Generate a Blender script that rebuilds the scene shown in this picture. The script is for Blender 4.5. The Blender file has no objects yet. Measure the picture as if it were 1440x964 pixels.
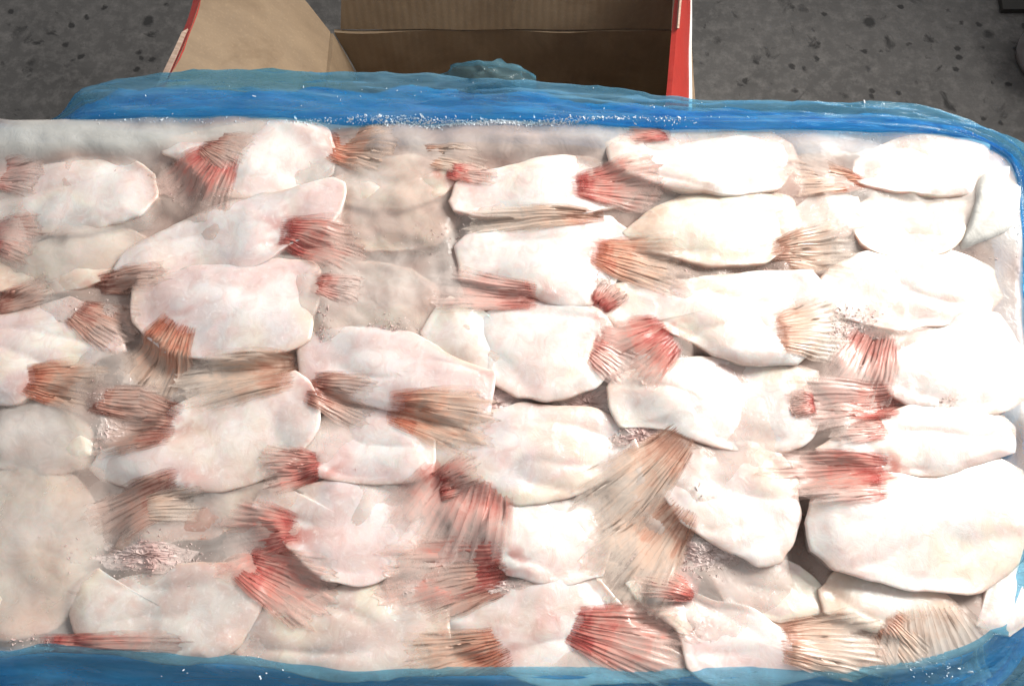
import bpy, bmesh, math, random
from mathutils import Vector, noise
from mathutils.bvhtree import BVHTree

random.seed(7)
sc = bpy.context.scene
R = math.radians

# ------------------------------------------------------------------ camera
F = 1150.0                       # focal length in photograph pixels (1440 wide)
CAM = Vector((0.0, 0.0, 0.76))
PITCH = R(70)
cd = bpy.data.cameras.new('camera')
cd.sensor_width = 36.0
cd.lens = 36.0 * F / 1440.0
cd.clip_start = 0.01
cd.clip_end = 100
cam = bpy.data.objects.new('camera', cd)
sc.collection.objects.link(cam)
cam.location = CAM
cam.rotation_euler = (math.pi / 2 - PITCH, 0, 0)
sc.camera = cam

# ------------------------------------------------------------------ light
w = bpy.data.worlds.new('World')
sc.world = w
w.use_nodes = True
w.node_tree.nodes['Background'].inputs[0].default_value = (0.98, 0.98, 1.0, 1)
w.node_tree.nodes['Background'].inputs[1].default_value = 0.50


def area(name, loc, target, size, power, col):
    l = bpy.data.lights.new(name, 'AREA')
    l.shape = 'RECTANGLE'
    l.size, l.size_y = size
    l.energy = power
    l.color = col
    l.spread = R(105)
    o = bpy.data.objects.new(name, l)
    sc.collection.objects.link(o)
    o.location = loc
    o.rotation_euler = (Vector(target) - Vector(loc)).to_track_quat('-Z', 'Y').to_euler()
    return o


area('daylight_from_doorway', (0.72, 0.60, 0.86), (0.05, 0.12, 0.36), (0.50, 0.40), 8.0, (1.0, 0.96, 0.91))
sc.view_settings.view_transform = 'Standard'
sc.view_settings.look = 'None'
sc.view_settings.exposure = 0.0
sc.view_settings.gamma = 1.0
sc.cycles.use_denoising = True
sc.cycles.use_adaptive_sampling = True
sc.cycles.adaptive_threshold = 0.03
sc.cycles.adaptive_min_samples = 16
sc.cycles.max_bounces = 5
sc.cycles.diffuse_bounces = 2
sc.cycles.glossy_bounces = 2
sc.cycles.transparent_max_bounces = 10

ZT = 0.36                        # top of the frozen block
ZR = 0.16                        # rim of the open carton


def P(px, py, z=ZT):
    """point on the level z seen at that place of the photograph"""
    d = Vector(((px - 720) / F, 0, 0))
    v = (482 - py) / F
    fwd = Vector((0, math.cos(PITCH), -math.sin(PITCH)))
    up = Vector((0, math.sin(PITCH), math.cos(PITCH)))
    d = d + up * v + fwd
    return CAM + d * ((z - CAM.z) / d.z)


# ------------------------------------------------------------------ materials
def new_mat(name):
    m = bpy.data.materials.new(name)
    m.use_nodes = True
    nt = m.node_tree
    nt.nodes.clear()
    out = nt.nodes.new('ShaderNodeOutputMaterial')
    return m, nt, out


def N(nt, typ, **kw):
    n = nt.nodes.new(typ)
    for k, v in kw.items():
        if k in n.inputs:
            n.inputs[k].default_value = v
        else:
            setattr(n, k, v)
    return n


def noise_tex(nt, scale, detail=4, rough=0.55, vec=None, dist=0.0):
    n = N(nt, 'ShaderNodeTexNoise')
    n.inputs['Scale'].default_value = scale
    n.inputs['Detail'].default_value = detail
    n.inputs['Roughness'].default_value = rough
    n.inputs['Distortion'].default_value = dist
    if vec is not None:
        nt.links.new(vec, n.inputs['Vector'])
    return n


def ramp(nt, src, stops):
    r = N(nt, 'ShaderNodeValToRGB')
    e = r.color_ramp.elements
    while len(e) < len(stops):
        e.new(0.5)
    for k, (p, c) in enumerate(stops):
        e[k].position = p
        e[k].color = (*c, 1) if not isinstance(c, float) else (c, c, c, 1)
    nt.links.new(src, r.inputs[0])
    return r


def mixc(nt, a, b, fac, mode='MIX'):
    m = N(nt, 'ShaderNodeMix', data_type='RGBA', blend_type=mode)
    for s, v in ((6, a), (7, b), (0, fac)):
        if isinstance(v, (tuple, list)):
            m.inputs[s].default_value = (*v, 1)
        elif isinstance(v, (int, float)):
            m.inputs[s].default_value = v
        else:
            nt.links.new(v, m.inputs[s])
    return m.outputs[2]


def mathn(nt, op, a, b=None, clamp=False):
    m = N(nt, 'ShaderNodeMath', operation=op, use_clamp=clamp)
    for s, v in ((0, a), (1, b)):
        if v is None:
            continue
        if isinstance(v, (int, float)):
            m.inputs[s].default_value = v
        else:
            nt.links.new(v, m.inputs[s])
    return m.outputs[0]


def flesh_material(name):
    m, nt, out = new_mat(name)
    L = nt.links
    tc = N(nt, 'ShaderNodeTexCoord')
    v = tc.outputs['Object']
    sk = N(nt, 'ShaderNodeAttribute', attribute_name='skin')
    n3 = noise_tex(nt, 300, 4, 0.65, v, 0.3)
    c = mixc(nt, sk.outputs['Color'], (0.84, 0.81, 0.78), ramp(nt, n3.outputs[0], [(0.55, 0.0), (0.72, 0.45)]).outputs[0])
    w1 = noise_tex(nt, 110, 5, 0.68, v, 0.9)
    c = mixc(nt, c, mixc(nt, c, (0.85, 0.74, 0.71), 1.0, 'MULTIPLY'), ramp(nt, w1.outputs[0], [(0.44, 0.0), (0.70, 0.75)]).outputs[0])
    b = N(nt, 'ShaderNodeBsdfPrincipled')
    L.new(c, b.inputs['Base Color'])
    b.inputs['Roughness'].default_value = 0.40
    b.inputs['Subsurface Weight'].default_value = 0.6
    b.inputs['Subsurface Radius'].default_value = (1.0, 0.55, 0.42)
    b.inputs['Subsurface Scale'].default_value = 0.006
    b.inputs['Coat Weight'].default_value = 0.8
    b.inputs['Coat Roughness'].default_value = 0.09
    bc = N(nt, 'ShaderNodeBump', Strength=0.38, Distance=0.004)
    L.new(w1.outputs[0], bc.inputs['Height'])
    L.new(bc.outputs[0], b.inputs['Coat Normal'])
    h = mathn(nt, 'ADD', w1.outputs[0], mathn(nt, 'MULTIPLY', n3.outputs[0], 0.15))
    bp = N(nt, 'ShaderNodeBump', Strength=0.12, Distance=0.0022)
    L.new(h, bp.inputs['Height'])
    L.new(bp.outputs[0], b.inputs['Normal'])
    L.new(b.outputs[0], out.inputs[0])
    return m


FLESH = flesh_material('fish_skin')
# white, pink flush, grey patches of each kind of skin
SKIN = {
    'white': ((0.78, 0.74, 0.70), (0.73, 0.60, 0.56), (0.62, 0.59, 0.56)),
    'pink': ((0.75, 0.69, 0.66), (0.70, 0.54, 0.51), (0.60, 0.55, 0.54)),
    'grey': ((0.66, 0.61, 0.56), (0.62, 0.48, 0.43), (0.49, 0.45, 0.42)),
    'tan': ((0.56, 0.41, 0.32), (0.50, 0.30, 0.24), (0.42, 0.32, 0.26)),
    'cream': ((0.74, 0.67, 0.56), (0.68, 0.52, 0.41), (0.58, 0.51, 0.43)),
}


def fin_material(name, base, mid, tip, alpha):
    m, nt, out = new_mat(name)
    L = nt.links
    av = N(nt, 'ShaderNodeAttribute', attribute_name='along')
    au = N(nt, 'ShaderNodeAttribute', attribute_name='across')
    tc = N(nt, 'ShaderNodeTexCoord')
    oi = N(nt, 'ShaderNodeObjectInfo')
    cv = N(nt, 'ShaderNodeCombineXYZ')
    L.new(mathn(nt, 'MULTIPLY', au.outputs['Fac'], 1.0), cv.inputs[0])
    L.new(mathn(nt, 'MULTIPLY', av.outputs['Fac'], 0.09), cv.inputs[1])
    L.new(mathn(nt, 'MULTIPLY', oi.outputs['Random'], 37.0), cv.inputs[2])
    st = noise_tex(nt, 20, 5, 0.8, cv.outputs[0])
    bl = noise_tex(nt, 95, 4, 0.6, tc.outputs['Object'], 0.8)
    f = mathn(nt, 'ADD', av.outputs['Fac'], mathn(nt, 'MULTIPLY', mathn(nt, 'SUBTRACT', bl.outputs[0], 0.5), 1.1))
    f = mathn(nt, 'ADD', f, mathn(nt, 'MULTIPLY', mathn(nt, 'SUBTRACT', st.outputs[0], 0.5), 0.9))
    c = ramp(nt, f, [(0.10, base), (0.42, mid), (0.80, tip)]).outputs[0]
    c = mixc(nt, c, (0.74, 0.60, 0.50), ramp(nt, st.outputs[0], [(0.54, 0.0), (0.76, 0.5)]).outputs[0])
    b = N(nt, 'ShaderNodeBsdfPrincipled')
    L.new(c, b.inputs['Base Color'])
    b.inputs['Roughness'].default_value = 0.26
    bp = N(nt, 'ShaderNodeBump', Strength=0.2, Distance=0.0010)
    L.new(st.outputs[0], bp.inputs['Height'])
    L.new(bp.outputs[0], b.inputs['Normal'])
    tl = N(nt, 'ShaderNodeBsdfTranslucent')
    L.new(c, tl.inputs[0])
    ms = N(nt, 'ShaderNodeMixShader')
    ms.inputs[0].default_value = 0.15
    L.new(b.outputs[0], ms.inputs[1])
    L.new(tl.outputs[0], ms.inputs[2])
    tr = N(nt, 'ShaderNodeBsdfTransparent')
    ma = N(nt, 'ShaderNodeMixShader')
    fa = ramp(nt, f, [(0.40, alpha + 0.08), (1.05, alpha * 0.22)]).outputs[0]
    fi = ramp(nt, mathn(nt, 'ADD', av.outputs['Fac'], mathn(nt, 'MULTIPLY', mathn(nt, 'SUBTRACT', bl.outputs[0], 0.5), 0.35)), [(0.0, 0.0), (0.22, 1.0)]).outputs[0]
    fa = mathn(nt, 'MULTIPLY', fa, fi)
    ue = mathn(nt, 'MULTIPLY', mathn(nt, 'MULTIPLY', au.outputs['Fac'], mathn(nt, 'SUBTRACT', 1.0, au.outputs['Fac'])), 6.5, True)
    fa = mathn(nt, 'MULTIPLY', fa, mathn(nt, 'ADD', mathn(nt, 'MULTIPLY', ue, 0.8), 0.2))
    L.new(fa, ma.inputs[0])
    L.new(tr.outputs[0], ma.inputs[1])
    L.new(ms.outputs[0], ma.inputs[2])
    L.new(ma.outputs[0], out.inputs[0])
    return m


FINC = {
    'red': ((0.48, 0.10, 0.085), (0.62, 0.27, 0.22), (0.74, 0.53, 0.46)),
    'orange': ((0.54, 0.18, 0.11), (0.66, 0.37, 0.26), (0.74, 0.57, 0.46)),
    'tan': ((0.58, 0.31, 0.22), (0.68, 0.49, 0.38), (0.76, 0.65, 0.56)),
    'pink': ((0.58, 0.22, 0.18), (0.70, 0.42, 0.36), (0.77, 0.61, 0.55)),
    'brown': ((0.40, 0.16, 0.12), (0.55, 0.33, 0.26), (0.68, 0.52, 0.45)),
    'pale': ((0.62, 0.47, 0.38), (0.70, 0.63, 0.56), (0.74, 0.71, 0.67)),
}
FIN = {k: fin_material(k + '_fin_membrane', *v, 0.5 if k == 'pale' else 0.85) for k, v in FINC.items()}
RAY = {k: fin_material(k + '_fin_ray', *[tuple(min(0.85, x * 1.05 + 0.02) for x in c) for c in v], 0.7) for k, v in FINC.items()}


def ice_material(name, tint, opacity, rough=0.22):
    m, nt, out = new_mat(name)
    L = nt.links
    tc = N(nt, 'ShaderNodeTexCoord')
    n2 = noise_tex(nt, 120, 4, 0.6, tc.outputs['Object'], 1.2)
    n1 = N(nt, 'ShaderNodeAttribute', attribute_name='tone')
    n1 = n1.outputs['Fac']
    at = N(nt, 'ShaderNodeAttribute', attribute_name='milk')
    c = mixc(nt, tint, (0.76, 0.71, 0.66), ramp(nt, n1, [(0.40, 0.0), (0.60, 0.85)]).outputs[0])
    c = mixc(nt, c, (0.58, 0.57, 0.53), ramp(nt, at.outputs['Fac'], [(0.3, 0.0), (0.8, 1.0)]).outputs[0])
    b = N(nt, 'ShaderNodeBsdfPrincipled')
    L.new(c, b.inputs['Base Color'])
    b.inputs['Roughness'].default_value = rough
    b.inputs['IOR'].default_value = 1.31
    bp = N(nt, 'ShaderNodeBump', Strength=0.14, Distance=0.004)
    L.new(n2.outputs[0], bp.inputs['Height'])
    L.new(bp.outputs[0], b.inputs['Normal'])
    tr = N(nt, 'ShaderNodeBsdfTransparent')
    ms = N(nt, 'ShaderNodeMixShader')
    o = mathn(nt, 'ADD', ramp(nt, n2.outputs[0], [(0.3, opacity - 0.05), (0.7, opacity + 0.05)]).outputs[0],
              mathn(nt, 'MULTIPLY', at.outputs['Fac'], 0.5), True)
    L.new(o, ms.inputs[0])
    L.new(tr.outputs[0], ms.inputs[1])
    L.new(b.outputs[0], ms.inputs[2])
    L.new(ms.outputs[0], out.inputs[0])
    return m


ICE = ice_material('milky_ice', (0.68, 0.54, 0.47), 0.36, 0.07)
LUMP = ice_material('clear_ice', (0.70, 0.70, 0.68), 0.66, 0.15)


def core_material():
    m, nt, out = new_mat('frozen_flesh_mass')
    tc = N(nt, 'ShaderNodeTexCoord')
    n1 = noise_tex(nt, 40, 5, 0.6, tc.outputs['Object'], 0.8)
    b = N(nt, 'ShaderNodeBsdfPrincipled', Roughness=0.5)
    r = ramp(nt, n1.outputs[0], [(0.35, (0.30, 0.13, 0.095)), (0.5, (0.46, 0.27, 0.21)), (0.68, (0.58, 0.44, 0.37))])
    nt.links.new(r.outputs[0], b.inputs['Base Color'])
    nt.links.new(b.outputs[0], out.inputs[0])
    return m


def crystal_material(name, a, bcol, rough=0.12):
    m, nt, out = new_mat(name)
    tc = N(nt, 'ShaderNodeTexCoord')
    n1 = noise_tex(nt, 55, 4, 0.6, tc.outputs['Object'])
    b = N(nt, 'ShaderNodeBsdfPrincipled', Roughness=rough, IOR=1.31)
    b.inputs['Transmission Weight'].default_value = 0.0
    r = ramp(nt, n1.outputs[0], [(0.38, a), (0.6, bcol)])
    nt.links.new(r.outputs[0], b.inputs['Base Color'])
    nt.links.new(b.outputs[0], out.inputs[0])
    return m


CORE = core_material()
FROST = crystal_material('frost_crystals', (0.50, 0.34, 0.31), (0.68, 0.57, 0.53), 0.38)
FROST_WHITE = crystal_material('white_frost', (0.60, 0.70, 0.76), (0.78, 0.82, 0.85), 0.3)


def film_material(name, deep, light, opac, haze):
    m, nt, out = new_mat(name)
    L = nt.links
    tc = N(nt, 'ShaderNodeTexCoord')
    mp = N(nt, 'ShaderNodeMapping')
    mp.inputs['Scale'].default_value = (0.25, 1.0, 1.0)
    L.new(tc.outputs['Object'], mp.inputs[0])
    n1 = noise_tex(nt, 60, 5, 0.6, mp.outputs[0], 1.0)
    n2 = noise_tex(nt, 160, 4, 0.6, mp.outputs[0], 1.6)
    n3 = noise_tex(nt, 38, 5, 0.7, tc.outputs['Object'], 0.5)
    c = ramp(nt, n1.outputs[0], [(0.36, deep), (0.62, light)]).outputs[0]
    c = mixc(nt, c, (0.45, 0.62, 0.74), ramp(nt, n3.outputs[0], [(0.60, 0.0), (0.74, haze)]).outputs[0])
    b = N(nt, 'ShaderNodeBsdfPrincipled', Roughness=0.09, IOR=1.5)
    L.new(c, b.inputs['Base Color'])
    bp = N(nt, 'ShaderNodeBump', Strength=0.45, Distance=0.003)
    L.new(n2.outputs[0], bp.inputs['Height'])
    L.new(bp.outputs[0], b.inputs['Normal'])
    tl = N(nt, 'ShaderNodeBsdfTranslucent')
    L.new(c, tl.inputs[0])
    m1 = N(nt, 'ShaderNodeMixShader')
    m1.inputs[0].default_value = 0.55
    L.new(b.outputs[0], m1.inputs[1])
    L.new(tl.outputs[0], m1.inputs[2])
    tr = N(nt, 'ShaderNodeBsdfTransparent')
    tr.inputs[0].default_value = (0.50, 0.80, 0.95, 1)
    m2 = N(nt, 'ShaderNodeMixShader')
    L.new(ramp(nt, n1.outputs[0], [(0.3, opac - 0.1), (0.7, min(1.0, opac + 0.1))]).outputs[0], m2.inputs[0])
    L.new(tr.outputs[0], m2.inputs[1])
    L.new(m1.outputs[0], m2.inputs[2])
    L.new(m2.outputs[0], out.inputs[0])
    return m


FILM_IN = film_material('blue_film_inner', (0.010, 0.46, 0.86), (0.08, 0.64, 0.95), 0.78, 0.6)
FILM_OUT = film_material('blue_film_outer', (0.22, 0.44, 0.56), (0.32, 0.53, 0.64), 0.34, 0.6)


def board_material(name, a, bcol, scale=30, rough=0.75, streak=8.0):
    m, nt, out = new_mat(name)
    L = nt.links
    tc = N(nt, 'ShaderNodeTexCoord')
    mp = N(nt, 'ShaderNodeMapping')
    mp.inputs['Scale'].default_value = (1.0, streak, 1.0)
    L.new(tc.outputs['Object'], mp.inputs[0])
    n1 = noise_tex(nt, scale, 5, 0.6, mp.outputs[0])
    n2 = noise_tex(nt, 500, 2, 0.5, tc.outputs['Object'])
    c = ramp(nt, n1.outputs[0], [(0.3, a), (0.7, bcol)]).outputs[0]
    n4 = noise_tex(nt, 9, 5, 0.65, tc.outputs['Object'], 0.6)
    c = mixc(nt, c, mixc(nt, c, (0.62, 0.56, 0.50), 1.0, 'MULTIPLY'), ramp(nt, n4.outputs[0], [(0.50, 0.0), (0.60, 0.5)]).outputs[0])
    c = mixc(nt, c, mixc(nt, c, (1.25, 1.25, 1.25), 1.0, 'MULTIPLY'), ramp(nt, n2.outputs[0], [(0.55, 0.0), (0.72, 0.5)]).outputs[0])
    wf = N(nt, 'ShaderNodeTexWave', bands_direction='X')
    wf.inputs['Scale'].default_value = 45
    wf.inputs['Distortion'].default_value = 0.6
    L.new(tc.outputs['Object'], wf.inputs['Vector'])
    b = N(nt, 'ShaderNodeBsdfPrincipled', Roughness=rough)
    L.new(c, b.inputs['Base Color'])
    bp = N(nt, 'ShaderNodeBump', Strength=0.25, Distance=0.001)
    L.new(mathn(nt, 'ADD', n1.outputs[0], mathn(nt, 'MULTIPLY', wf.outputs['Fac'], 0.35)), bp.inputs['Height'])
    L.new(bp.outputs[0], b.inputs['Normal'])
    L.new(b.outputs[0], out.inputs[0])
    return m


KRAFT = board_material('brown_cardboard', (0.225, 0.156, 0.094), (0.280, 0.198, 0.120), 24, 0.75, 3.0)
RED = board_material('red_printed_board', (0.34, 0.018, 0.012), (0.42, 0.032, 0.020), 60, 0.45)
WHITE = board_material('white_board_edge', (0.72, 0.70, 0.66), (0.80, 0.78, 0.74), 60, 0.6)
TORN = board_material('torn_paper', (0.30, 0.20, 0.14), (0.52, 0.38, 0.30), 90, 0.8)


def concrete():
    m, nt, out = new_mat('worn_concrete')
    L = nt.links
    tc = N(nt, 'ShaderNodeTexCoord')
    v = tc.outputs['Object']
    n1 = noise_tex(nt, 7, 6, 0.65, v, 0.4)
    n2 = noise_tex(nt, 70, 6, 0.7, v)
    n3 = noise_tex(nt, 300, 5, 0.75, v)
    c = ramp(nt, n1.outputs[0], [(0.3, (0.050, 0.047, 0.044)), (0.7, (0.105, 0.099, 0.093))]).outputs[0]
    c = mixc(nt, c, (0.16, 0.15, 0.14), ramp(nt, n2.outputs[0], [(0.46, 0.0), (0.70, 0.75)]).outputs[0])
    c = mixc(nt, c, (0.06, 0.058, 0.055), ramp(nt, n3.outputs[0], [(0.50, 0.0), (0.72, 0.6)]).outputs[0])
    # black spots of two sizes, warped so that no two are alike
    wv = N(nt, 'ShaderNodeMix', data_type='VECTOR')
    wv.inputs[0].default_value = 0.013
    L.new(v, wv.inputs[4])
    wn = noise_tex(nt, 45, 4, 0.7, v)
    L.new(wn.outputs['Color'], wv.inputs[5])
    hs = []
    for scale, lo, hi, keep in ((22, 0.11, 0.19, 0.42), (58, 0.15, 0.26, 0.42), (13, 0.06, 0.11, 0.45)):
        vo = N(nt, 'ShaderNodeTexVoronoi', feature='F1')
        vo.inputs['Scale'].default_value = scale
        L.new(wv.outputs[1], vo.inputs['Vector'])
        s = ramp(nt, vo.outputs['Distance'], [(lo, 1.0), (hi, 0.0)]).outputs[0]
        g = N(nt, 'ShaderNodeSeparateColor')
        L.new(vo.outputs['Color'], g.inputs[0])
        k = mathn(nt, 'LESS_THAN', g.outputs[0], keep)
        hs.append(mathn(nt, 'MULTIPLY', s, k))
    nb = noise_tex(nt, 30, 5, 0.6, v, 0.6)
    hs.append(ramp(nt, nb.outputs[0], [(0.61, 0.0), (0.70, 1.0)]).outputs[0])
    sp = mathn(nt, 'MAXIMUM', mathn(nt, 'MAXIMUM', hs[0], hs[1]), mathn(nt, 'MAXIMUM', hs[2], hs[3]))
    c = mixc(nt, c, (0.014, 0.013, 0.012), mathn(nt, 'MULTIPLY', sp, 0.92))
    b = N(nt, 'ShaderNodeBsdfPrincipled', Roughness=0.8)
    L.new(c, b.inputs['Base Color'])
    h = mathn(nt, 'SUBTRACT', mathn(nt, 'ADD', mathn(nt, 'MULTIPLY', n2.outputs[0], 0.6), mathn(nt, 'MULTIPLY', n3.outputs[0], 0.3)), sp)
    bp = N(nt, 'ShaderNodeBump', Strength=0.5, Distance=0.002)
    L.new(h, bp.inputs['Height'])
    L.new(bp.outputs[0], b.inputs['Normal'])
    L.new(b.outputs[0], out.inputs[0])
    return m


def plain(name, col, rough, nscale=40, var=0.25):
    m, nt, out = new_mat(name)
    tc = N(nt, 'ShaderNodeTexCoord')
    n1 = noise_tex(nt, nscale, 5, 0.6, tc.outputs['Object'])
    c = ramp(nt, n1.outputs[0], [(0.3, tuple(x * (1 - var) for x in col)), (0.7, tuple(x * (1 + var) for x in col))])
    b = N(nt, 'ShaderNodeBsdfPrincipled', Roughness=rough)
    nt.links.new(c.outputs[0], b.inputs['Base Color'])
    nt.links.new(b.outputs[0], out.inputs[0])
    return m


# ------------------------------------------------------------------ helpers
def mesh_obj(name, verts, faces, mat, parent=None, smooth=True, attrs=None, loc=None):
    me = bpy.data.meshes.new(name)
    if loc is not None:
        verts = [(v[0] - loc[0], v[1] - loc[1], v[2] - loc[2]) for v in verts]
    me.from_pydata([tuple(v) for v in verts], [], faces)
    for k, vals in (attrs or {}).items():
        a = me.attributes.new(k, 'FLOAT', 'POINT')
        a.data.foreach_set('value', vals)
    me.materials.append(mat)
    if smooth:
        me.polygons.foreach_set('use_smooth', [True] * len(me.polygons))
    me.update()
    o = bpy.data.objects.new(name, me)
    sc.collection.objects.link(o)
    if parent is not None:
        o.parent = parent
        if loc is not None:
            pl = parent.location
            if parent.parent is not None:
                pl = pl + parent.parent.location
            o.location = Vector(loc) - pl
    elif loc is not None:
        o.location = loc
    return o


def tag(o, label, cat, group=None, kind=None):
    if label:
        o['label'] = label
    if cat:
        o['category'] = cat
    if group:
        o['group'] = group
    if kind:
        o['kind'] = kind
    return o


def empty(name, loc):
    o = bpy.data.objects.new(name, None)
    o.empty_display_size = 0.02
    sc.collection.objects.link(o)
    o.location = loc
    return o


def catmull(pts, n, corner=None):
    """n points evenly spaced by length along a closed smooth curve"""
    sharp = []
    for i in range(len(pts)):
        d0, d1 = pts[i] - pts[i - 1], pts[(i + 1) % len(pts)] - pts[i]
        sharp.append(pts[i])
        if corner and d0.length > 1e-6 and d1.length > 1e-6 and d0.angle(d1) > corner:
            sharp.append(pts[i].copy())
    pts = sharp
    k = len(pts)
    dense = []
    for i in range(k):
        p0, p1, p2, p3 = pts[i - 1], pts[i], pts[(i + 1) % k], pts[(i + 2) % k]
        if (p2 - p1).length < 1e-9:
            continue
        for s in range(12):
            t = s / 12
            dense.append(0.5 * ((2 * p1) + (p2 - p0) * t + (2 * p0 - 5 * p1 + 4 * p2 - p3) * t * t
                                + (3 * p1 - p0 - 3 * p2 + p3) * t ** 3))
    L = [0]
    for i in range(len(dense)):
        L.append(L[-1] + (dense[(i + 1) % len(dense)] - dense[i]).length)
    out, j = [], 0
    for q in range(n):
        s = L[-1] * q / n
        while L[j + 1] < s:
            j += 1
        t = (s - L[j]) / max(1e-9, L[j + 1] - L[j])
        out.append(dense[j].lerp(dense[(j + 1) % len(dense)], t))
    return out


def ring_faces(n, rows, cap_last=None):
    f = []
    for r in range(rows - 1):
        for i in range(n):
            j = (i + 1) % n
            f.append((r * n + i, r * n + j, (r + 1) * n + j, (r + 1) * n + i))
    return f


def n3(p, s, seed=0.0):
    return noise.noise(Vector((p[0] * s + seed, p[1] * s - seed * 0.7, p[2] * s + seed * 1.3)))


# ------------------------------------------------------------------ the setting
floor_v, floor_f, q = [], [], 40
for a in range(q + 1):
    for b in range(q + 1):
        floor_v.append((-3 + 6 * a / q, -2 + 6 * b / q, 0))
for a in range(q):
    for b in range(q):
        floor_f.append((a * (q + 1) + b, (a + 1) * (q + 1) + b, (a + 1) * (q + 1) + b + 1, a * (q + 1) + b + 1))
tag(mesh_obj('concrete_ground', floor_v, floor_f, concrete()), 'dark grey worn concrete floor with black spots', None, kind='structure')


# ------------------------------------------------------------------ cartons
def sheet(name, A, B, C, D, th, mat, parent, nu=10, nv=6, warp=0.0015, seed=0.0, bend=None):
    """a board between the lines A-B and D-C, th thick to the back of its normal"""
    A, B, C, D = map(Vector, (A, B, C, D))
    nrm = (B - A).cross(D - A).normalized()
    vs = []
    for side in (0, 1):
        for j in range(nv + 1):
            for i in range(nu + 1):
                u, t = i / nu, j / nv
                p = A.lerp(B, u).lerp(D.lerp(C, u), t)
                p = p + nrm * (n3(p, 22, seed) * warp)
                if bend:
                    p = p + bend(u, t)
                vs.append(p - nrm * (th * side))
    m = (nu + 1) * (nv + 1)
    fs = []
    idx = lambda s, i, j: s * m + j * (nu + 1) + i
    for j in range(nv):
        for i in range(nu):
            fs.append((idx(0, i, j), idx(0, i + 1, j), idx(0, i + 1, j + 1), idx(0, i, j + 1)))
            fs.append((idx(1, i, j), idx(1, i, j + 1), idx(1, i + 1, j + 1), idx(1, i + 1, j)))
    for i in range(nu):
        fs.append((idx(0, i, 0), idx(1, i, 0), idx(1, i + 1, 0), idx(0, i + 1, 0)))
        fs.append((idx(0, i, nv), idx(0, i + 1, nv), idx(1, i + 1, nv), idx(1, i, nv)))
    for j in range(nv):
        fs.append((idx(0, 0, j), idx(0, 0, j + 1), idx(1, 0, j + 1), idx(1, 0, j)))
        fs.append((idx(0, nu, j), idx(1, nu, j), idx(1, nu, j + 1), idx(0, nu, j + 1)))
    o = mesh_obj(name, vs, fs, mat, parent, smooth=True, loc=tuple(parent.location))
    o.data.set_sharp_from_angle(angle=R(35))
    return o


TH = 0.004
BL = P(470, 45, ZR)              # back left corner of the rim
BR = P(946, 42, ZR)
BR.x += 0.012
BR.y = BL.y
FY = 0.225                       # front of the open carton
FL = Vector((BL.x - 0.006, FY, ZR))
FR = Vector((BR.x - 0.006, FY, ZR))
box = empty('open_carton', ((BL.x + BR.x) / 2, (BL.y + FY) / 2, 0))
tag(box, 'open brown cardboard carton with red printed outside, behind the frozen block', 'carton')
dn = lambda p, dx=0.0, dy=0.0: Vector((p.x + dx, p.y + dy, 0.003))
sink = 0.05                      # the back left corner is pushed in
sheet('bottom', dn(FL, .004), dn(FR, -.004), dn(BR, -.004), dn(BL, .004), TH * .6, KRAFT, box)
bulge = lambda u, t: Vector((0, 0, 0))
sheet('back_wall', dn(BL, .036, -.012), dn(BR, -.002, -.002), BR + Vector((0, 0, 0)), BL, TH, KRAFT, box, 24, 12, 0.004, 3.1)
sheet('side_wall', dn(FL, .002, .002), dn(BL, .034, -.012), BL + Vector((0, -.002, 0)), FL, TH, KRAFT, box, 24, 12, 0.003, 5.2)
sheet('side_wall', dn(BR, -.002, -.002), dn(FR, -.002, .002), FR, BR + Vector((0, -.002, 0)), TH, KRAFT, box, 12, 8, 0.001, 6.4)
sheet('front_wall', dn(FR, -.004), dn(FL, .004), FL + Vector((.004, 0, 0)), FR + Vector((-.004, 0, 0)), TH, KRAFT, box, 10, 6, 0.001, 7.4)
# outer print on the walls, a skin just outside the board
for nm, a_, b_ in (('printed_side', FL + Vector((-.0052, 0, -.004)), BL + Vector((-.0052, 0, -.004))),):
    sheet(nm, dn(b_, .030), dn(a_), a_, b_, 0.0006, RED, box)
# back flap leaning away
bt = Vector((0, 0.045, 0.125))
sheet('flap', BL + Vector((.006, .001, .002)), BR + Vector((-.004, .001, .002)), BR + bt + Vector((-.004, 0, 0)), BL + bt + Vector((.030, 0, 0)), TH, KRAFT, box, 20, 8, 0.003, 9.0)
# left flap standing outwards, its free edge curved
TB = P(306, -135, ZR + .095)
TF = P(196, 190, ZR + .095)
fl = sheet('flap', FL + Vector((-.003, .01, .002)), BL + Vector((-.003, -.002, .002)), TB, TF, TH, KRAFT, box, 26, 12, 0.003, 2.0,
           bend=lambda u, t: Vector((0.012 * math.sin(math.pi * u) * t, 0, 0.006 * math.sin(math.pi * t))))
fl['label'] = 'brown inner face of the side flap folded outwards'
ed = (TB - TF).normalized()
out_ = Vector((-0.0085, -0.001, -0.004))
bd = lambda u, t: Vector((0.012 * math.sin(math.pi * u), 0, 0.0))
rs = sheet('red_edge', TF + Vector((-.0006, 0, 0)), TB + Vector((-.0006, 0, 0)), TB + out_, TF + out_ * 0.9, 0.002, RED, fl.parent, 26, 2, 0.0025, 2.0, bend=bd)
rs['label'] = 'red printed edge of the side flap'
bm_t = sheet('torn_paper', TF.lerp(TB, .20) + Vector((.0015, 0, .001)), TF.lerp(TB, .42) + Vector((.0015, 0, .001)),
             TF.lerp(TB, .40) + out_ * .25 + Vector((.001, 0, .003)), TF.lerp(TB, .19) + out_ * .6 + Vector((.001, 0, .003)), 0.0012, TORN, box, 18, 2, 0.004, 12.0,
             bend=lambda u, t: Vector((0.010 * math.sin(math.pi * (.2 + .22 * u)), 0, 0)))
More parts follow.
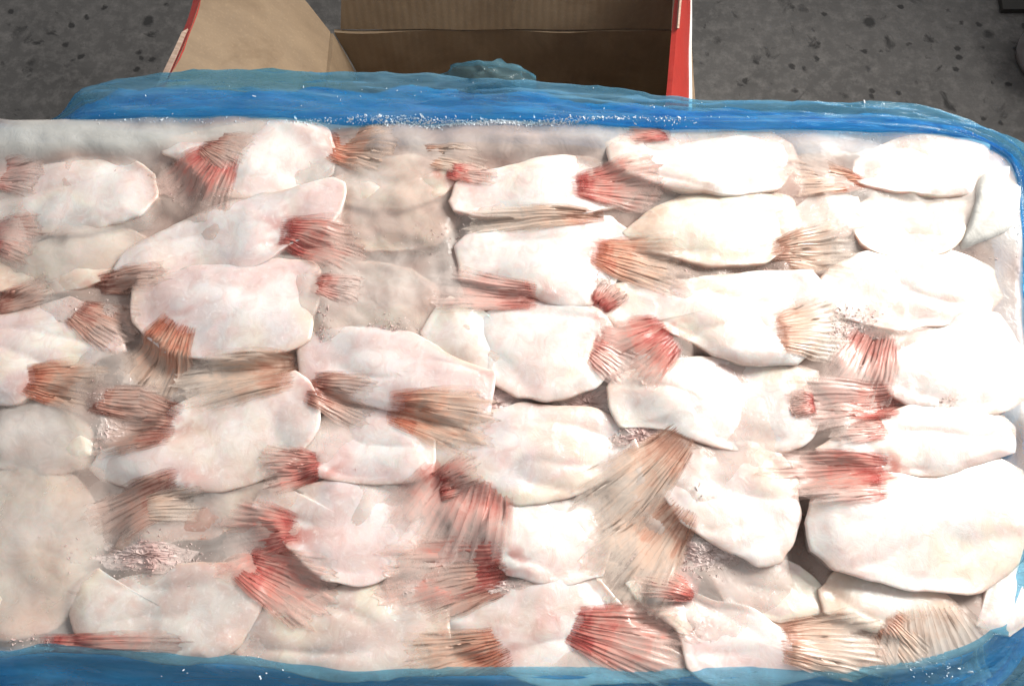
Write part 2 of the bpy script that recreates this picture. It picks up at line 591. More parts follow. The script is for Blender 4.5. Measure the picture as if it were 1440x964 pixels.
# right flap tipped inwards over the opening, red side up
HB, HF = P(972, -60, ZR + .004), P(968, 190, ZR + .004)
UB, UF = P(962, -60, ZR + .085), P(938, 190, ZR + .085)
fr = sheet('flap', HF, HB, UB, UF, TH, RED, box, 20, 6, 0.001, 4.0)
fr['label'] = 'red printed flap tipped inwards over the opening'
sheet('white_border', HF + Vector((.0035, 0, -.002)), HB + Vector((.0010, 0, -.002)), HB + Vector((-.0005, 0, .003)), HF + Vector((-.0008, 0, .004)), .001, WHITE, box, 20, 1, 0.0006, 4.0)
sheet('tape_tab', P(947, 44, ZR + .07), P(951, -30, ZR + .07), P(962, -30, ZR + .088), P(955, 40, ZR + .088), .0015, TORN, box, 6, 2, .001, 8)
# crumpled crease lumps at the crushed corner
for k in range(5):
    c = P(498 + 9 * k, 52 + 5 * k + 6 * (k % 2), ZR - .03 - .004 * k)
    vs = [c + Vector((random.uniform(-.007, .007), random.uniform(-.004, .006), random.uniform(-.005, .005))) for _ in range(4)]
    mesh_obj('torn_bit', vs, [(0, 1, 2), (0, 2, 3), (0, 3, 1), (1, 3, 2)], TORN, box, False, loc=tuple(box.location))

# a closed carton carries the block
cs = empty('closed_carton', (0, 0.10, 0))
tag(cs, 'closed brown carton carrying the frozen block, hidden beneath it', 'carton')
z0, z1, x0, x1, y0, y1 = 0.002, ZT - .0835, -.15, .15, .0, .205
V = Vector
for nm, a, b, c, d in (('side_wall', V((x0, y1, z0)), V((x0, y0, z0)), V((x0, y0, z1)), V((x0, y1, z1))),
                       ('side_wall', V((x1, y0, z0)), V((x1, y1, z0)), V((x1, y1, z1)), V((x1, y0, z1))),
                       ('front_wall', V((x0 + .005, y0, z0)), V((x1 - .005, y0, z0)), V((x1 - .005, y0, z1)), V((x0 + .005, y0, z1))),
                       ('back_wall', V((x1 - .005, y1, z0)), V((x0 + .005, y1, z0)), V((x0 + .005, y1, z1)), V((x1 - .005, y1, z1))),
                       ('lid', V((x0, y0, z1 + .004)), V((x1, y0, z1 + .004)), V((x1, y1, z1 + .004)), V((x0, y1, z1 + .004)))):
    sheet(nm, a, b, c, d, .0035, KRAFT, cs, 6, 4, .0003, 1.0)

# ------------------------------------------------------------------ the frozen block: outline
OUT_PX = [(-60, 172), (40, 167), (150, 163), (250, 161), (360, 160), (440, 165), (520, 172), (640, 166), (760, 166), (900, 176), (1050, 178),
          (1200, 179), (1330, 189), (1395, 208), (1430, 238), (1440, 320), (1446, 450), (1452, 600), (1452, 740), (1425, 850),
          (1388, 905), (1300, 936), (1150, 946), (960, 952), (800, 950), (640, 950), (500, 946), (330, 934), (200, 924), (80, 916),
          (-60, 914), (-150, 800), (-170, 540), (-140, 300)]
OUT = catmull([P(x, y) for x, y in OUT_PX], 420)
NO = len(OUT)
CEN = P(690, 540)


def onormal(i):
    t = OUT[(i + 3) % NO] - OUT[i - 3]
    return Vector((-t.y, t.x, 0)).normalized()


# orientation: make the normals point outwards
SGN = 1 if onormal(0).dot(OUT[0] - CEN) > 0 else -1

# ------------------------------------------------------------------ fish pieces
# label, skin, height, level, tilt x, tilt y, outline, fins: (base, tip, half spread, base width px, colour)
D = [
 ('white fish piece half cut by the left frame edge below the milky ice slab', 'white', 8, 0, 0, 0,
  [(-30, 250), (20, 236), (70, 228), (115, 222), (170, 226), (203, 245), (207, 275), (188, 300), (140, 311), (80, 317), (20, 312), (-30, 302)],
  [((-25, 245), (62, 240), 15, 18, 'pink')]),
 ('white fish piece with brown fan fin on its left, topmost row near the blue film', 'white', 9, 1, 0, 0,
  [(318, 182), (360, 170), (410, 168), (448, 178), (460, 205), (455, 235), (425, 256), (380, 268), (330, 270), (300, 255), (262, 225), (236, 216), (228, 198), (265, 190)],
  [((318, 208), (252, 296), 22, 30, 'red'), ((282, 200), (352, 226), 24, 16, 'brown')]),
 ('small cream fish piece with an orange fin arching over its left end', 'cream', 5, -1, 0, 0,
  [(462, 250), (510, 228), (570, 216), (625, 222), (640, 245), (610, 268), (550, 280), (480, 274)],
  [((455, 195), (556, 212), 17, 26, 'orange'), ((585, 216), (690, 226), 9, 16, 'tan'), ((625, 240), (700, 246), 9, 14, 'red')]),
 ('tapered white fish piece ending in a red fin, right of the beige ice', 'white', 8, 1, 0, 0,
  [(638, 282), (650, 258), (700, 240), (770, 226), (840, 222), (880, 232), (900, 258), (860, 285), (780, 297), (700, 299), (645, 294)],
  [((800, 262), (938, 256), 14, 20, 'red')]),
 ('long white fish piece in the topmost row with a squared left end', 'white', 10, 1, 0, 0,
  [(862, 200), (880, 190), (960, 188), (1020, 183), (1082, 182), (1110, 198), (1116, 230), (1090, 262), (1030, 267), (960, 259), (905, 249), (870, 236)],
  [((945, 185), (862, 176), 12, 14, 'red')]),
 ('white fish piece at the top right corner with an orange fin on its left', 'white', 9, 1, 0, 0,
  [(1214, 222), (1260, 202), (1330, 194), (1386, 204), (1378, 240), (1362, 268), (1300, 265), (1240, 259), (1208, 246)],
  [((1222, 252), (1112, 250), 15, 12, 'orange')]),
 ('long pale fish piece sloping up to the right, red fin at lower end', 'pink', 9, 1, 0, 0,
  [(168, 372), (182, 346), (240, 318), (320, 290), (400, 270), (458, 254), (476, 262), (472, 290), (452, 322), (420, 332), (380, 352), (330, 374), (270, 377), (212, 384), (172, 388)],
  [((392, 326), (516, 342), 13, 22, 'red'), ((128, 396), (240, 384), 8, 12, 'brown')]),
 ('blurred white fish piece at the left edge under a cap of ice', 'cream', 6, -1, 0, 0,
  [(-30, 345), (40, 345), (100, 325), (160, 316), (188, 328), (172, 360), (140, 386), (80, 400), (20, 402), (-30, 408)],
  [((-30, 325), (60, 338), 17, 22, 'red'), ((-20, 430), (75, 404), 10, 14, 'brown')]),
 ('beige fish piece sunk under milky ice, between two pale pieces near the top', 'tan', 4, -4, 0, 0,
  [(482, 262), (560, 250), (628, 262), (640, 300), (604, 330), (520, 336), (482, 315)], []),
 ('white fish piece right of the beige ice with a pink fin below its left end', 'white', 9, 1, 0, 0,
  [(650, 345), (664, 328), (740, 315), (800, 304), (850, 304), (880, 325), (872, 352), (855, 390), (822, 418), (782, 420), (730, 404), (690, 394), (655, 390)],
  [((828, 352), (970, 380), 12, 24, 'orange'), ((760, 418), (592, 402), 8, 18, 'pink')]),
 ('broad cream white fish piece below the long squared one with tan fin right', 'cream', 9, 0, 0, 0,
  [(888, 322), (930, 290), (1000, 270), (1060, 262), (1110, 275), (1120, 305), (1106, 340), (1060, 361), (1000, 363), (940, 352), (900, 342)],
  [((1085, 352), (1212, 336), 15, 18, 'tan'), ((850, 300), (640, 322), 5, 10, 'tan')]),
 ('small cream nub of fish between the broad piece and the rounded right one', 'white', 6, 0, 0, 0,
  [(1126, 290), (1150, 274), (1204, 276), (1208, 310), (1172, 322), (1130, 316)], []),
 ('rounded bright cream fish piece beside the clear ice lump on the right', 'cream', 9, 0, 0, 0,
  [(1214, 288), (1260, 268), (1320, 270), (1360, 280), (1352, 320), (1322, 345), (1262, 348), (1222, 336), (1208, 312)], []),
 ('large pinkish fish piece with straight cut right end and tan fin at lower left', 'pink', 10, 2, 0, 0,
  [(194, 410), (205, 396), (300, 378), (380, 370), (430, 367), (440, 380), (438, 410), (430, 445), (426, 472), (390, 488), (340, 496), (290, 493), (250, 490), (212, 468), (196, 440)],
  [((258, 450), (188, 556), 17, 26, 'orange')]),
 ('pinkish fish piece at the left edge with a red brown fin beneath', 'pink', 9, 1, 0, 0,
  [(-30, 452), (40, 440), (86, 424), (120, 438), (150, 468), (162, 490), (120, 505), (84, 520), (30, 556), (-30, 560)],
  [((32, 536), (150, 540), 14, 20, 'orange'), ((100, 432), (186, 478), 16, 20, 'brown')]),
 ('beige fish piece buried under smooth ice in the middle of the upper half', 'tan', 4, -4, 0, 0,
  [(438, 372), (500, 362), (570, 372), (606, 400), (600, 440), (560, 468), (480, 470), (440, 450)],
  [((438, 398), (510, 404), 14, 14, 'pink')]),
 ('smooth rounded white fish piece with a triangular white lobe at its left', 'white', 11, 2, 0, 0,
  [(690, 442), (740, 428), (800, 421), (838, 438), (860, 470), (852, 510), (830, 540), (780, 553), (730, 550), (700, 530), (686, 500), (676, 468)],
  [((832, 480), (900, 512), 20, 30, 'pink')]),
 ('long white fish piece with a blood red fin spread below its left end', 'white', 10, 1, 0, 0,
  [(846, 402), (900, 396), (980, 396), (1060, 386), (1138, 378), (1154, 400), (1150, 440), (1140, 480), (1110, 505), (1060, 506), (1010, 492), (980, 470), (930, 452), (880, 456), (856, 432)],
  [((946, 462), (862, 518), 24, 30, 'red'), ((1085, 468), (1196, 462), 17, 30, 'tan'), ((840, 432), (870, 400), 18, 14, 'red')]),
 ('broad creamy white fish piece at the right, just below the ice lump', 'white', 9, 0, 0, 0,
  [(1156, 404), (1180, 376), (1240, 356), (1300, 348), (1360, 358), (1398, 374), (1408, 410), (1380, 438), (1320, 446), (1260, 449), (1200, 442), (1160, 426)], []),
 ('bright white blocky fish piece at the right edge with pink fins on its left', 'white', 11, 1, 0, 0,
  [(1248, 496), (1288, 456), (1350, 446), (1402, 445), (1436, 500), (1440, 552), (1400, 571), (1340, 569), (1290, 562), (1256, 546), (1242, 520)],
  [((1238, 462), (1204, 572), 14, 30, 'pink'), ((1268, 556), (1108, 578), 9, 22, 'pink'), ((1262, 572), (1120, 560), 8, 16, 'red')]),
 ('pale fish piece left of the rounded one, its cut corner pointing right', 'pink', 9, 2, 0, 0,
  [(425, 480), (440, 468), (490, 465), (545, 470), (592, 486), (640, 510), (688, 524), (684, 560), (674, 588), (640, 588), (590, 574), (540, 562), (480, 550), (432, 534), (424, 505)],
  [((545, 572), (700, 598), 13, 22, 'orange')]),
 ('bright overexposed white fish piece right of the frosty gap in the centre', 'white', 11, 1, 0, 0,
  [(862, 545), (884, 528), (960, 511), (1030, 512), (1100, 512), (1148, 520), (1152, 560), (1146, 600), (1110, 622), (1050, 626), (990, 612), (940, 598), (884, 598), (866, 572)],
  [((1150, 566), (1108, 570), 16, 12, 'red')]),
 ('tan strip of fish side showing in the gap below the large pinkish piece', 'tan', 4, -4, 0, 0,
  [(222, 548), (250, 502), (330, 496), (418, 476), (426, 508), (400, 530), (330, 540), (250, 554)],
  [((420, 520), (238, 536), 7, 30, 'tan')]),
 ('broad white fish piece with raised right edge and brown frost at its left', 'white', 10, 2, 0, 0,
  [(134, 652), (150, 630), (228, 606), (250, 578), (300, 556), (350, 541), (408, 528), (428, 545), (441, 578), (438, 604), (410, 638), (360, 664), (300, 680), (220, 681), (150, 672)],
  [((252, 598), (130, 578), 16, 30, 'brown'), ((118, 560), (240, 572), 8, 16, 'brown')]),
 ('greyish fish piece at the left edge dulled by lilac ice', 'grey', 5, -4, 0, 0,
  [(-30, 582), (40, 566), (90, 580), (112, 610), (128, 638), (100, 650), (40, 652), (-30, 642)], []),
 ('white fish piece at the right edge under the bright blocky one', 'white', 9, 1, 0, 0,
  [(1160, 628), (1200, 606), (1260, 585), (1330, 572), (1398, 575), (1424, 600), (1420, 634), (1370, 645), (1320, 657), (1270, 661), (1222, 650), (1172, 646)],
  [((1250, 600), (1160, 600), 12, 16, 'pink')]),
 ('short white fish piece in the centre left with a brown fin stub above', 'pink', 9, 1, 0, 0,
  [(428, 605), (470, 580), (530, 575), (580, 594), (600, 620), (598, 664), (560, 672), (500, 669), (440, 661), (424, 636)],
  [((430, 545), (530, 566), 14, 22, 'brown'), ((455, 652), (360, 668), 15, 16, 'red')]),
 ('oval mottled pink white fish piece in the centre of the lower half', 'pink', 11, 2, 0, 0,
  [(616, 640), (632, 615), (700, 585), (760, 575), (830, 580), (874, 604), (885, 635), (852, 665), (802, 690), (742, 700), (690, 690), (650, 672), (624, 660)],
  [((664, 664), (612, 790), 20, 60, 'pink'), ((600, 690), (680, 660), 12, 16, 'red')]),
 ('plump white fish piece left of the pink fan, red fins on its left', 'pink', 10, 1, 0, 0,
  [(362, 712), (388, 675), (422, 692), (470, 682), (540, 676), (590, 672), (593, 720), (580, 770), (550, 800), (500, 811), (450, 796), (414, 764), (400, 735)],
  [((420, 750), (300, 756), 22, 26, 'red'), ((330, 786), (470, 848), 15, 20, 'red')]),
 ('tan fish piece between brown fin streaks in the lower left', 'tan', 6, -1, 0, 0,
  [(168, 764), (200, 722), (260, 690), (330, 670), (384, 656), (372, 700), (330, 736), (260, 750), (202, 768)],
  [((262, 680), (112, 744), 9, 24, 'brown'), ((160, 720), (290, 700), 8, 14, 'tan')]),
 ('upright white fish piece beside the deep brown crevice on the right', 'white', 12, 1, 0, 0,
  [(936, 690), (975, 642), (1040, 628), (1090, 640), (1112, 680), (1112, 730), (1092, 780), (1060, 784), (1016, 752), (964, 728)],
  [((966, 606), (832, 752), 13, 22, 'tan'), ((962, 704), (840, 834), 17, 30, 'tan')]),
 ('biggest white fish piece, at the lower right with red fin on its top edge', 'white', 12, 2, 0, 0,
  [(1144, 735), (1158, 695), (1240, 674), (1330, 656), (1398, 645), (1440, 662), (1448, 740), (1420, 790), (1370, 821), (1300, 821), (1240, 806), (1180, 796), (1150, 772)],
  [((1262, 658), (1070, 662), 7, 18, 'red'), ((1250, 684), (1112, 682), 9, 18, 'pink')]),
 ('small white fish piece between the pink fan and the tan fans', 'white', 9, 1, 0, 0,
  [(690, 742), (740, 706), (800, 698), (840, 714), (850, 760), (836, 800), (780, 807), (722, 800), (700, 772)],
  [((716, 790), (526, 806), 9, 28, 'red'), ((720, 812), (580, 834), 10, 20, 'brown')]),
 ('greyish white fish piece with a white knob at left, lower left corner', 'grey', 10, 1, 0, 0,
  [(105, 862), (112, 822), (140, 800), (166, 822), (240, 806), (318, 795), (358, 830), (346, 870), (326, 900), (290, 920), (230, 921), (160, 906), (114, 886)],
  [((40, 908), (270, 926), 5, 14, 'red')]),
 ('long white fish piece on the front edge, second of the bottom row', 'grey', 9, 1, 0, 0,
  [(328, 890), (366, 858), (440, 848), (512, 828), (580, 840), (620, 860), (624, 910), (600, 944), (520, 945), (440, 940), (372, 930), (336, 914)], []),
 ('white fish piece on the front edge with an orange fin hanging at its left', 'white', 9, 1, 0, 0,
  [(630, 872), (700, 842), (770, 818), (828, 812), (858, 845), (880, 885), (950, 920), (960, 946), (880, 952), (800, 952), (735, 946), (690, 922), (652, 906)],
  [((716, 908), (560, 962), 13, 24, 'orange'), ((790, 876), (976, 922), 15, 20, 'red')]),
 ('pinkish sloping fish piece on the front edge left of the tan one', 'pink', 9, 1, 0, 0,
  [(890, 824), (948, 814), (1000, 848), (1060, 868), (1112, 900), (1184, 936), (1100, 951), (1012, 951), (974, 930), (960, 884), (912, 852)],
  [((985, 830), (900, 790), 18, 16, 'red')]),
 ('tan fish piece on the front edge between the pinkish one and the pale fin', 'tan', 7, 0, 0, 0,
  [(1064, 872), (1150, 864), (1220, 878), (1272, 905), (1250, 934), (1182, 940), (1122, 912)],
  [((1090, 900), (1250, 912), 12, 24, 'tan')]),
 ('lilac fish piece below the upright white one, at the foot of the crevice', 'pink', 6, -2, 0, 0,
  [(1008, 800), (1060, 786), (1120, 800), (1152, 826), (1156, 856), (1100, 866), (1040, 842)], []),
 ('cream fish piece trailing a wide pale translucent fin at the front right', 'cream', 7, 0, 0, 0,
  [(1166, 830), (1200, 800), (1280, 814), (1336, 846), (1350, 880), (1290, 890), (1220, 874), (1172, 860)],
  [((1300, 846), (1345, 990), 24, 50, 'pale'), ((1240, 872), (1300, 940), 20, 24, 'tan')]),
 ('white end of a fish piece cut by the right frame edge beside blue film', 'white', 8, 0, 0, 0,
  [(1384, 872), (1400, 838), (1448, 792), (1462, 840), (1424, 882)], []),
 ('dull cream fish piece under thick ice at the lower left edge', 'cream', 6, -3, 0, 0,
  [(-30, 666), (60, 660), (108, 700), (120, 760), (110, 830), (60, 880), (-30, 890)], []),
]
LOBE = [(597, 466), (612, 444), (636, 424), (664, 434), (684, 462), (700, 500), (690, 516), (660, 514), (626, 496)]

ALLBASES = []
for d in D:
    for (b, t, s, wd, c) in d[7]:
        if c in ('red', 'orange', 'pink', 'brown'):
            ALLBASES.append((P(*b), (P(*t) - P(*b)).normalized(), 1.0 if c == 'red' else 0.55))

bvh_v, bvh_f = [], []


def pillow(name, outline_px, h, level, tx, ty, mat, parent, seed, origin, skin='white'):
    n = 112
    pts = catmull([P(x, y) for x, y in outline_px], n, R(27))
    c = sum(pts, Vector()) / n
    h *= 0.001
    z0 = ZT - 0.0040 + level * 0.0013
    # ragged outline
    pts = [p + (p - c).normalized() * (n3(p, 130, seed) * 0.0012 + n3(p, 45, seed) * 0.0024 + 0.0044) for p in pts]
    prof = [(0.82, -.030), (0.92, -.018), (0.97, -.007), (0.990, -.0016), (0.998, -.0002), (1.0, .0006)]
    rows = []
    for s, z in prof:
        rows.append((s, z, 0))
    K = 22
    for k in range(1, K):
        t = 1 - (k / K) ** 1.4 * 0.985 - 0.004
        if t > 0.999:
            continue
        z = 0.0010 + h * 0.30 * (1 - t ** 2.6) ** 0.9
        rows.append((t, z, 1))
    vs, edge = [], []
    ax = (max(pts, key=lambda p: p.x) - min(pts, key=lambda p: p.x)).normalized()
    for s, z, top in rows:
        for i, p in enumerate(pts):
            qv = c + (p - c) * s
            # a flank that droops at one end, a swelling along the back
            u = (qv - c).dot(ax)
            zz = z0 + z
            if top:
                e = min(1.0, (1 - s) * 5)
                va = (qv - c).dot(Vector((-ax.y, ax.x, 0)))
                cr = 1 - abs(n3((u * 16, va * 42, 0), 1.0, seed + 2)) * 3
                zz += e * (n3(qv, 24, seed) * 0.0052 + n3(qv, 70, seed + 3) * 0.0009 - max(0, cr) ** 2 * 0.0012)
            zz += (qv.x - c.x) * tx + (qv.y - c.y) * ty + n3(qv, 24, seed + 9) * 0.0028
            vs.append(Vector((qv.x, qv.y, zz)))
            edge.append(s if top else 1.0)
    fs = ring_faces(n, len(rows))
    last = (len(rows) - 1) * n
    vs.append(sum(vs[last:last + n], Vector()) / n)
    for i in range(n):
        fs.append((last + i, last + (i + 1) % n, len(vs) - 1))
    # outline may run either way round
    a = sum((pts[i].x * pts[(i + 1) % n].y - pts[(i + 1) % n].x * pts[i].y) for i in range(n))
    if a < 0:
        fs = [tuple(reversed(f)) for f in fs]
    off = len(bvh_v)
    bvh_v.extend(vs)
    bvh_f.extend([tuple(i + off for i in f) for f in fs])
    edge.append(0.0)
    wh, pk, gr = (Vector(q_) for q_ in SKIN[skin])
    ss = lambda a_, b_, x_: (lambda t_: t_ * t_ * (3 - 2 * t_))(min(1.0, max(0.0, (x_ - a_) / (b_ - a_))))
    col = []
    for v, e in zip(vs, edge):
        wv = v + Vector((n3(v, 60, seed + 1), n3(v, 60, seed + 2), 0)) * 0.006
        q_ = wh.lerp(Vector((0.74, 0.66, 0.50)), 0.6 * ss(0.0, 0.4, n3(wv, 19, seed + 6)))
        q_ = q_.lerp(gr, 0.95 * ss(-0.08, 0.32, n3(wv, 40, seed + 14)))
        q_ = q_.lerp(Vector((0.66, 0.53, 0.45)), 0.6 * ss(0.10, 0.42, n3(wv, 26, seed + 41)))
        q_ = q_.lerp(pk, 0.8 * ss(0.0, 0.38, n3(wv, 30, seed + 21)))
        q_ = q_.lerp(pk, 0.6 * ss(0.10, 0.4, n3(wv, 120, seed + 25)))
        q_ = q_.lerp(Vector((0.62, 0.47, 0.39)), 0.75 * ss(0.84, 1.0, e) * ss(-0.35, 0.3, n3(wv, 50, seed + 31)))
        m = 0.0
        for b, dr, k in ALLBASES:
            dx, dy = v.x - b.x, v.y - b.y
            if dx * dx + dy * dy < 0.0016:
                al = dx * dr.x + dy * dr.y
                ac = -dx * dr.y + dy * dr.x
                m = max(m, k * math.exp(-((al - 0.004) / 0.014) ** 2 - (ac / 0.009) ** 2))
        m *= 0.9 * ss(-0.35, 0.35, n3(wv, 130, 3.0) + 0.5 * n3(wv, 260, 5.0))
        q_ = q_.lerp(Vector((0.50, 0.15, 0.11)), m)
        q_ = q_.lerp(Vector((0.82, 0.79, 0.76)), 0.55 * ss(0.75, 0.2, e) * ss(-0.25, 0.25, n3(wv, 34, seed + 51)) * (0.25 if skin == 'tan' else 1))
        col += [q_.x, q_.y, q_.z, 1.0]
    o = mesh_obj(name, vs, fs, mat, parent, True, None, origin)
    at = o.data.attributes.new('skin', 'FLOAT_COLOR', 'POINT')
    at.data.foreach_set('color', col)
    return o


FISH = []
for k, (label, skin, h, lev, tx, ty, out, fins) in enumerate(D):
    pts = [P(x, y) for x, y in out]
    c = sum(pts, Vector()) / len(pts)
    c.z = ZT - 0.04
    o = empty('fish_piece', c)
    tag(o, label, 'fish', 'frozen fish pieces in the block')
    rs_ = random.Random(k)
    pillow('body', out, h, lev, rs_.uniform(-.06, .06), rs_.uniform(-.10, -.01), FLESH, o, k * 3.7 + 1, tuple(c), skin)
    if 'triangular white lobe' in label:
        pillow('skin_lobe', LOBE, 7, 1, 0.02, 0, FLESH, o, 77.7, tuple(c))
    FISH.append((o, c))

# ------------------------------------------------------------------ ice and the mass below
MOUND = [(90, 196, 210, 26, 9, .9), (300, 178, 120, 14, 5, .7), (52, 770, 66, 125, 6.5, .08), (556, 292, 84, 44, 7, .2), (516, 418, 84, 54, 7, .2), (705, 200, 150, 20, 7, .35),
         (1400, 292, 42, 62, 8, .7), (1160, 212, 70, 24, 6, .3), (120, 345, 62, 34, 8, .2), (50, 612, 60, 42, 6, .25), (1432, 470, 22, 120, 3, .5),
         (760, 570, 90, 22, 3, .2), (300, 706, 90, 30, 5, .1), (270, 925, 90, 12, 5, .5), (840, 210, 40, 14, 4, .3), (1130, 820, 40, 30, 0, .0),
         (1010, 800, 60, 30, 4, .2), (930, 835, 26, 16, 10, .5), (880, 600, 30, 20, 4, .1), (1360, 880, 60, 40, 5, .4), (570, 235, 50, 20, 7, .3)]


def ice_level(x, y):
    z, milk = -0.0034, 0.0
    wx, wy = noise.noise((x * 30, y * 30, 1.0)) * 0.010, noise.noise((x * 30, y * 30, 9.0)) * 0.010
    for mx, my, rx, ry, hh, mk in MW:
        r2 = ((x + wx - mx) / rx) ** 2 + ((y + wy - my) / ry) ** 2
        g = math.exp(-r2 * r2 * 0.6)
        z = max(z, -0.0034 + g * (hh * 0.001 - 0.0026))
        milk = max(milk, g * mk)
    for mx, my, rx, ry, dp in HW:
        z -= math.exp(-((x - mx) / rx) ** 2 - ((y - my) / ry) ** 2) * dp * 0.001
    return z, milk


MW = []
for mx, my, rx, ry, hh, mk in MOUND:
    a, b, c2 = P(mx, my), P(mx + rx, my), P(mx, my - ry)
    MW.append((a.x, a.y, (b - a).length * 0.95, (c2 - a).length * 0.95, hh, mk))

HOLE = [(1130, 765, 20, 100, 11), (380, 373, 60, 6, 6), (872, 440, 12, 36, 6), (330, 515, 90, 18, 3), (780, 562, 110, 18, 4), (608, 640, 9, 40, 7), (160, 595, 36, 30, 3),
        (440, 560, 14, 30, 5), (638, 895, 14, 40, 6), (1000, 498, 26, 8, 7), (1150, 390, 8, 20, 5), (640, 330, 8, 40, 5), (480, 290, 8, 40, 4), (440, 520, 8, 30, 5), (1010, 790, 50, 20, 3), (600, 700, 10, 40, 5), (445, 800, 40, 20, 5), (170, 440, 20, 30, 5)]
HW = []
for mx, my, rx, ry, dp in HOLE:
    a, b, c2 = P(mx, my), P(mx + rx, my), P(mx, my - ry)
    HW.append((a.x, a.y, (b - a).length, (c2 - a).length, dp))

rows, vs, milk, tone = 96, [], [], []
for r in range(rows):
    t = 1 - r / rows
    for p in OUT:
        qv = CEN + (p - CEN) * t
        e = min(1.0, (1 - t) * 14)
        z, mk = ice_level(qv.x, qv.y)
        z += (n3(qv, 38, 4.4) * 0.0060 + n3(qv, 90, 1.4) * 0.002 + n3(qv, 170, 8.4) * 0.0010) * (1 - 0.65 * min(1, mk * 1.6))
        if r == 0:
            z -= 0.004
        vs.append(Vector((qv.x, qv.y, ZT + z * (0.35 + 0.65 * e))))
        milk.append(mk)
        tone.append(0.5 + 0.5 * (n3(qv, 24, 6.1) * 0.6 + n3(qv, 60, 9.1) * 0.4))
fs = ring_faces(NO, rows)
base = len(vs)
for (off, z) in ((0.003, -.016), (0.001, -.045), (-.004, -.076)):
    for i, p in enumerate(OUT):
        qv = p + onormal(i) * SGN * (off + n3(p, 30, z * 100) * 0.002)
        vs.append(Vector((qv.x, qv.y, ZT + z)))
        milk.append(0.5)
for i in range(NO):
    j = (i + 1) % NO
    fs.append((j, i, base + i, base + j))
    for r in range(2):
        a = base + r * NO
        fs.append((a + j, a + i, a + NO + i, a + NO + j))
vs.append(CEN + Vector((0, 0, 0)))
vs[-1].z = ZT - 0.008
milk.append(0)
for i in range(NO):
    fs.append(((rows - 1) * NO + i, (rows - 1) * NO + (i + 1) % NO, len(vs) - 1))
a = sum((OUT[i].x * OUT[(i + 1) % NO].y - OUT[(i + 1) % NO].x * OUT[i].y) for i in range(NO))
if a < 0:
    fs = [tuple(reversed(f)) for f in fs]
org = Vector((CEN.x, CEN.y, ZT - .08))
ice = empty('ice_block', org)
tag(ice, 'frozen block of milky beige ice holding all the fish pieces, wrapped in blue film', 'ice block')
mesh_obj('ice_glaze', vs, fs, ICE, ice, True, {'milk': milk, 'tone': tone + [0.5] * (len(vs) - len(tone))}, tuple(org))
off = len(bvh_v)
ice_bv, ice_bf = list(vs), list(fs)

vs = []
for (t, z) in ((0.985, -.078), (0.985, -.03), (0.975, -.020), (0.8, -.018), (0.6, -.018), (0.4, -.018), (0.2, -.018), (0.02, -.018)):
    for p in OUT:
        qv = CEN + (p - CEN) * t
        vs.append(Vector((qv.x, qv.y, ZT + z + (n3(qv, 40, 2.2) * 0.004 if t < .98 else 0))))
fs = ring_faces(NO, 8)
if a < 0:
    fs = [tuple(reversed(f)) for f in fs]
mesh_obj('frozen_mass', vs, fs, CORE, ice, True, None, tuple(org))

BV_BODY = BVHTree.FromPolygons(bvh_v, bvh_f)
BV_ICE = BVHTree.FromPolygons(ice_bv, ice_bf)


def top_z(x, y, with_ice=True):
    z = ZT - 0.012
    hit = BV_BODY.ray_cast(Vector((x, y, ZT + 0.1)), Vector((0, 0, -1)))
    if hit[0]:
        z = max(z, hit[0].z)
    if with_ice:
        hit = BV_ICE.ray_cast(Vector((x, y, ZT + 0.1)), Vector((0, 0, -1)))
        if hit[0]:
            z = max(z, hit[0].z)
    return z


# clear ice lumps standing on the glaze
def ice_lump(label, outline_px, h, seed):
    n = 40
    pts = catmull([P(x, y) for x, y in outline_px], n)
    c = sum(pts, Vector()) / n
    vs = []
    zs = [top_z(p.x, p.y) for p in pts]
    rows = [(0.9, -.006), (1.0, -.001), (0.95, .45), (0.82, .8), (0.6, 1.0), (0.3, 1.05), (0.05, 1.0)]
    zm = sum(zs) / n
    for s, z in rows:
        for p, zb in zip(pts, zs):
            qv = c + (p - c) * (s * (1 + 0.05 * n3(p, 140, seed)))
            zz = zb * s + zm * (1 - s) + (z if z < 0 else z * h * 0.001) + n3(qv, 120, seed) * 0.0012
            vs.append(Vector((qv.x, qv.y, zz)))
    fs = ring_faces(n, len(rows))
    vs.append(sum(vs[-n:], Vector()) / n)
    for i in range(n):
        fs.append(((len(rows) - 1) * n + i, (len(rows) - 1) * n + (i + 1) % n, len(vs) - 1))
    a = sum((pts[i].x * pts[(i + 1) % n].y - pts[(i + 1) % n].x * pts[i].y) for i in range(n))
    if a < 0:
        fs = [tuple(reversed(f)) for f in fs]
    o = mesh_obj('ice_lump', vs, fs, LUMP, None, True, {'milk': [0.8] * len(vs)}, (c.x, c.y, zm))
    tag(o, label, 'ice')


ice_lump('clear pale ice lump at the top right corner of the block', [(1378, 250), (1404, 236), (1430, 232), (1436, 262), (1434, 296), (1418, 326), (1384, 338), (1356, 344), (1362, 316), (1370, 280)], 4, 1.0)




